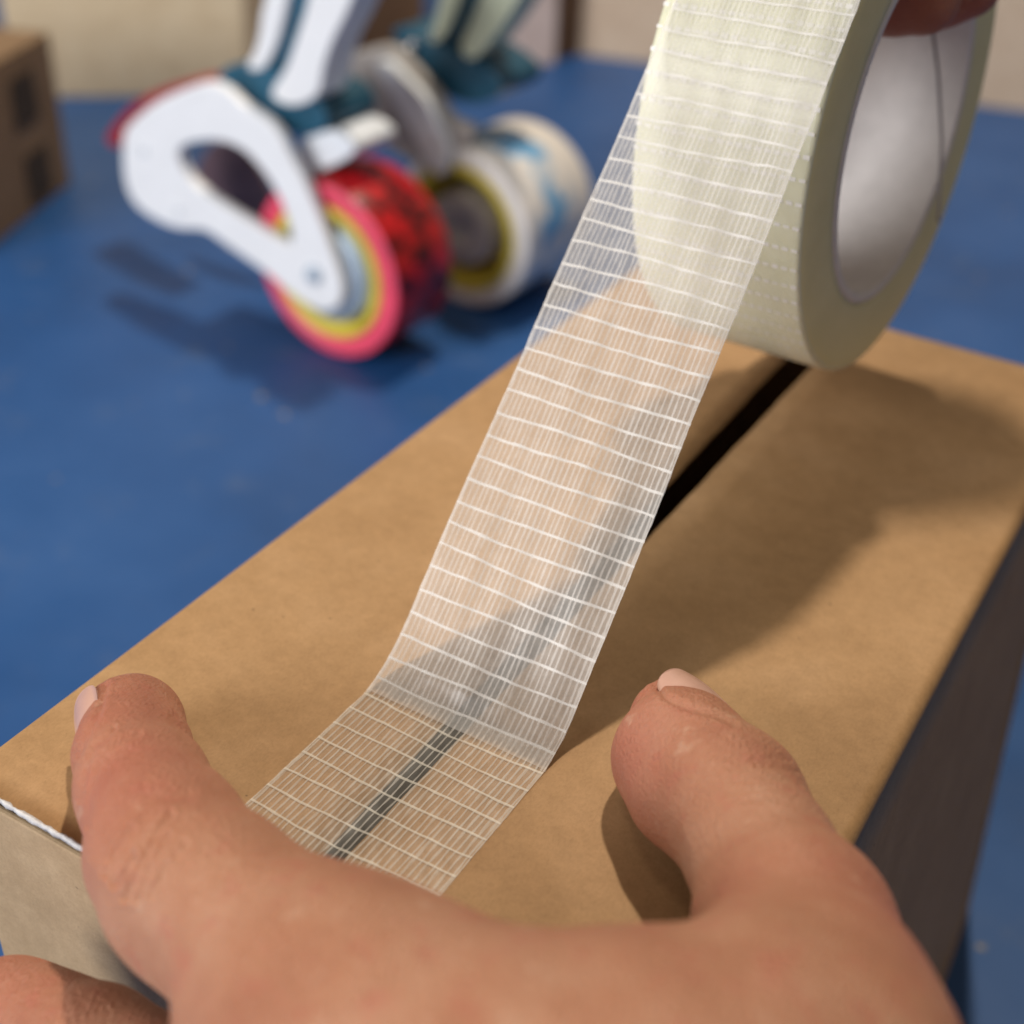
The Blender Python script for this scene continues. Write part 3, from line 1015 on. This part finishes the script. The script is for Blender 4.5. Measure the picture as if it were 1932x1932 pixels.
bc = on_plane(990 * .6, 862 * .6, pn, AXD)
vs, fs = lathe([(a * U, b2 * U) for a, b2 in [(-.02, .001), (-.02, .022), (-.012, .028), (.01, .028), (.01, .001)]], world_u(bc), AXD, 24)
mesh_obj('bolt', vs, fs, M['steel'], sf)
for q in [(450, 470), (560, 660)]:
    bc = on_plane(q[0] * .6, q[1] * .6, pn, AXD)
    vs, fs = lathe([(a * U, b2 * U) for a, b2 in [(-.012, .001), (-.012, .014), (.01, .018), (.01, .001)]], world_u(bc), AXD, 20)
    mesh_obj('bolt', vs, fs, M['pale_metal'], sf)
hp = c1 + AXD * .06
plate('grip_base', [z5([(60, 340), (130, 300), (240, 290), (350, 320), (420, 420), (540, 470), (590, 590), (520, 640), (410, 640), (330, 580), (240, 500), (150, 440), (70, 400)])], hp, AXD, -.02, .22, M['teal_plastic'], d1)
plate('handle', [z5([(190, 320), (235, 240), (258, 150), (262, 70), (300, -70), (330, -260), (440, -260), (400, -70), (375, 60), (345, 180), (290, 310), (240, 340)])], hp, AXD, -.03, .05, M['white_plastic'], d1)
plate('grip', [z5([(280, 330), (345, 180), (375, 60), (400, -70), (430, -260), (560, -260), (510, -70), (470, 60), (430, 180), (380, 330), (330, 380)])], hp, AXD, 0.0, .20, M['teal_plastic'], d1)
plate('handle', [z5([(300, 440), (380, 330), (430, 180), (470, 60), (500, -70), (540, -260), (780, -260), (720, -70), (660, 80), (600, 190), (555, 320), (540, 450), (440, 505), (350, 490)])], hp, AXD, -.04, .10, M['white_plastic'], d1)
plate('bracket', [z5([(430, 670), (520, 630), (620, 610), (720, 690), (690, 745), (500, 830), (455, 780)])], c1 + AXD * .05, AXD, 0, .20, M['pale_metal'], d1)
plate('blade_guard', [z1([(325, 440), (350, 395), (420, 320), (520, 270), (610, 250), (640, 280), (520, 330), (440, 400), (400, 450), (360, 470)])], c1 + AXD * .16, AXD, 0, .14, M['red_plastic'], d1)
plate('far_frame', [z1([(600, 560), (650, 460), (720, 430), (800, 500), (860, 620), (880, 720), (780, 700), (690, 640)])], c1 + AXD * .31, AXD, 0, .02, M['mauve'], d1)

# grey dispenser
d2 = thing('tape_dispenser', 'grey metal tape dispenser with pale green and teal grip', 'tape dispenser', world_u(c2 - (0, 0, .287)))
pn2 = c2 - AXD * .05
plate('side_frame', [z5([(545, 330), (590, 290), (700, 250), (870, 200), (960, 290), (1110, 450), (1150, 560), (1280, 600), (1240, 690), (1160, 720), (1150, 800), (1080, 860), (960, 760), (800, 660), (700, 590), (570, 440)])], pn2, AXD, .05, .09, M['grey_metal'], d2)
plate('arm', [z5([(800, 290), (860, 290), (940, 370), (1060, 490), (1130, 640), (1155, 760), (1110, 850), (1050, 780), (960, 600), (880, 450), (820, 360)])], pn2, AXD, 0.0, .045, M['pale_metal'], d2)
vs, fs = lathe([(a * U, b2 * U) for a, b2 in [(-.01, .001), (-.01, .12), (0, .135), (.42, .135), (.42, .001)]], world_u(c2), AXD, 64)
mesh_obj('hub', vs, fs, M['grey_metal'], d2)
hp2 = c2 + AXD * .10
plate('grip_base', [z5([(870, 140), (950, 120), (1030, 170), (1120, 220), (1240, 260), (1350, 330), (1420, 410), (1340, 490), (1200, 490), (1090, 420), (1000, 310), (920, 220)])], hp2, AXD, -.02, .22, M['teal_plastic'], d2)
plate('handle', [z5([(1050, 210), (1085, 90), (1120, -60), (1160, -260), (1260, -260), (1220, -60), (1180, 60), (1120, 190)])], hp2, AXD, -.03, .05, M['green_plastic'], d2)
plate('grip', [z5([(1115, 195), (1180, 60), (1220, -60), (1260, -260), (1360, -260), (1310, -60), (1240, 90), (1160, 220)])], hp2, AXD, 0, .20, M['teal_plastic'], d2)
plate('handle', [z5([(1190, 230), (1250, 100), (1320, -60), (1370, -260), (1580, -260), (1510, -60), (1440, 70), (1345, 200), (1255, 300)])], hp2, AXD, -.04, .10, M['green_plastic'], d2)
for q, r_ in (((977, 217), .016), ((1080, 150), .012)):
    bc = on_plane(386.4 + q[0] * .4, q[1] * .4, hp2 - AXD * .03, AXD)
    vs, fs = lathe([(a * U, b2 * U) for a, b2 in [(-r_ * math.cos(k * math.pi / 16), max(.0008, r_ * math.sin(k * math.pi / 16))) for k in range(17)] + [(0.0, .0005)]], world_u(bc), AXD, 32)
    mesh_obj('bolt', vs, fs, M['chrome'], d2)

# ------------------------------------------------------------------ cartons standing round the edge of the bench
def carton(label, p_a, p_b, depth_vec, height, mat, group=None, tape=False):
    """p_a, p_b: bench corners of the face turned to the viewer (layout units)"""
    a = np.array([p_a[0], p_a[1], -HB]); b2 = np.array([p_b[0], p_b[1], -HB])
    dv = np.array([depth_vec[0], depth_vec[1], 0.0])
    t = thing('cardboard_box', label, 'box', world_u((a + b2 + dv) / 2), group)
    def slab(name, q, m_):
        o = mesh_obj(name, *hexa(world_u(np.array(q))), m_, t, smooth=False)
        add_bevel(o, .0012)
    zt = np.array([0, 0, height])
    slab('carton_wall', [a, b2, b2 + dv, a + dv, a + zt, b2 + zt, b2 + dv + zt, a + dv + zt], mat)
    # two closing flaps and the strip of tape across them
    f = .012
    u0 = np.array([0, 0, .018])
    mid0, mid1 = a + dv * .492, b2 + dv * .492
    mid2, mid3 = a + dv * .508, b2 + dv * .508
    z_ = zt + np.array([0, 0, .002])
    slab('top_flap', [a + z_, b2 + z_, mid1 + z_, mid0 + z_, a + z_ + u0, b2 + z_ + u0, mid1 + z_ + u0, mid0 + z_ + u0], mat)
    slab('top_flap', [mid2 + z_, mid3 + z_, b2 + dv + z_, a + dv + z_, mid2 + z_ + u0, mid3 + z_ + u0, b2 + dv + z_ + u0, a + dv + z_ + u0], mat)
    return t, a, b2, dv

p, q = tab(135, 345), tab(0, 455)
lo_ = p - (q - p) * .0
hi_ = q + (q - p) * .25
zc = None
for z in np.linspace(-HB, 1, 4000):
    pp = (R.T @ (np.array([p[0], p[1], z]) - O_U))
    if 966 - F * pp[1] / -pp[2] < 60:
        zc = z; break
ct, a_, b_, dv_ = carton('brown carton, shade put into its board colour, with two black printed marks, beside the dispensers', (lo_[0], lo_[1]), (hi_[0], hi_[1]), (-.95, -.37), zc + HB - .02, M['kraft_left'])
fd = (b_ - a_) / np.linalg.norm(b_ - a_)
fn = np.array([fd[1], -fd[0], 0]); fn = fn if fn @ (O_U - a_) > 0 else -fn
for (cx, cy) in ((190 / 3.864 * .966, 750 / 3.864 * .966), (300 / 3.864 * .966, 1310 / 3.864 * .966)):
    pc = on_plane(cx, cy, a_ + fn * .006, fn)
    s2 = .095
    vs = [pc + fd * s2 * sx_ + np.array([0, 0, s2 * sz]) for sx_, sz in ((-1, -1), (1, -1), (1, 1), (-1, 1))]
    mesh_obj('printed_mark', world_u(np.array(vs)), [(0, 1, 2, 3)], M['brown_ink'], ct, smooth=False)

def seg(pxa, pya, pxb, pyb): return tab(pxa, pya)[:2], tab(pxb, pyb)[:2]
A0, A1 = seg(30, 184, 472, 182)
carton('large pale carton standing behind the white dispenser', A0, A1, (-.5, .9), 2.6, M['kraft_pale'])
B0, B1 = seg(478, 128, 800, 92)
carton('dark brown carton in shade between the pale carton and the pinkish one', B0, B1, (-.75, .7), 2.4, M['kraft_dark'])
C0, C1 = seg(955, 124, 1046, 122)
carton('narrow pinkish white carton behind the grey dispenser', C0, C1, (-.3, .6), 2.4, M['pink_board'])
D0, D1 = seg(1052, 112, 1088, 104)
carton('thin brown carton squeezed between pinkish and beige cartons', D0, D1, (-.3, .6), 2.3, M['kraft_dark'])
E0, E1 = seg(1092, 103, 2100, 232)
carton('wide beige carton along the far edge of the bench', E0, E1, (-.25, 1.0), 2.5, M['beige_board'])
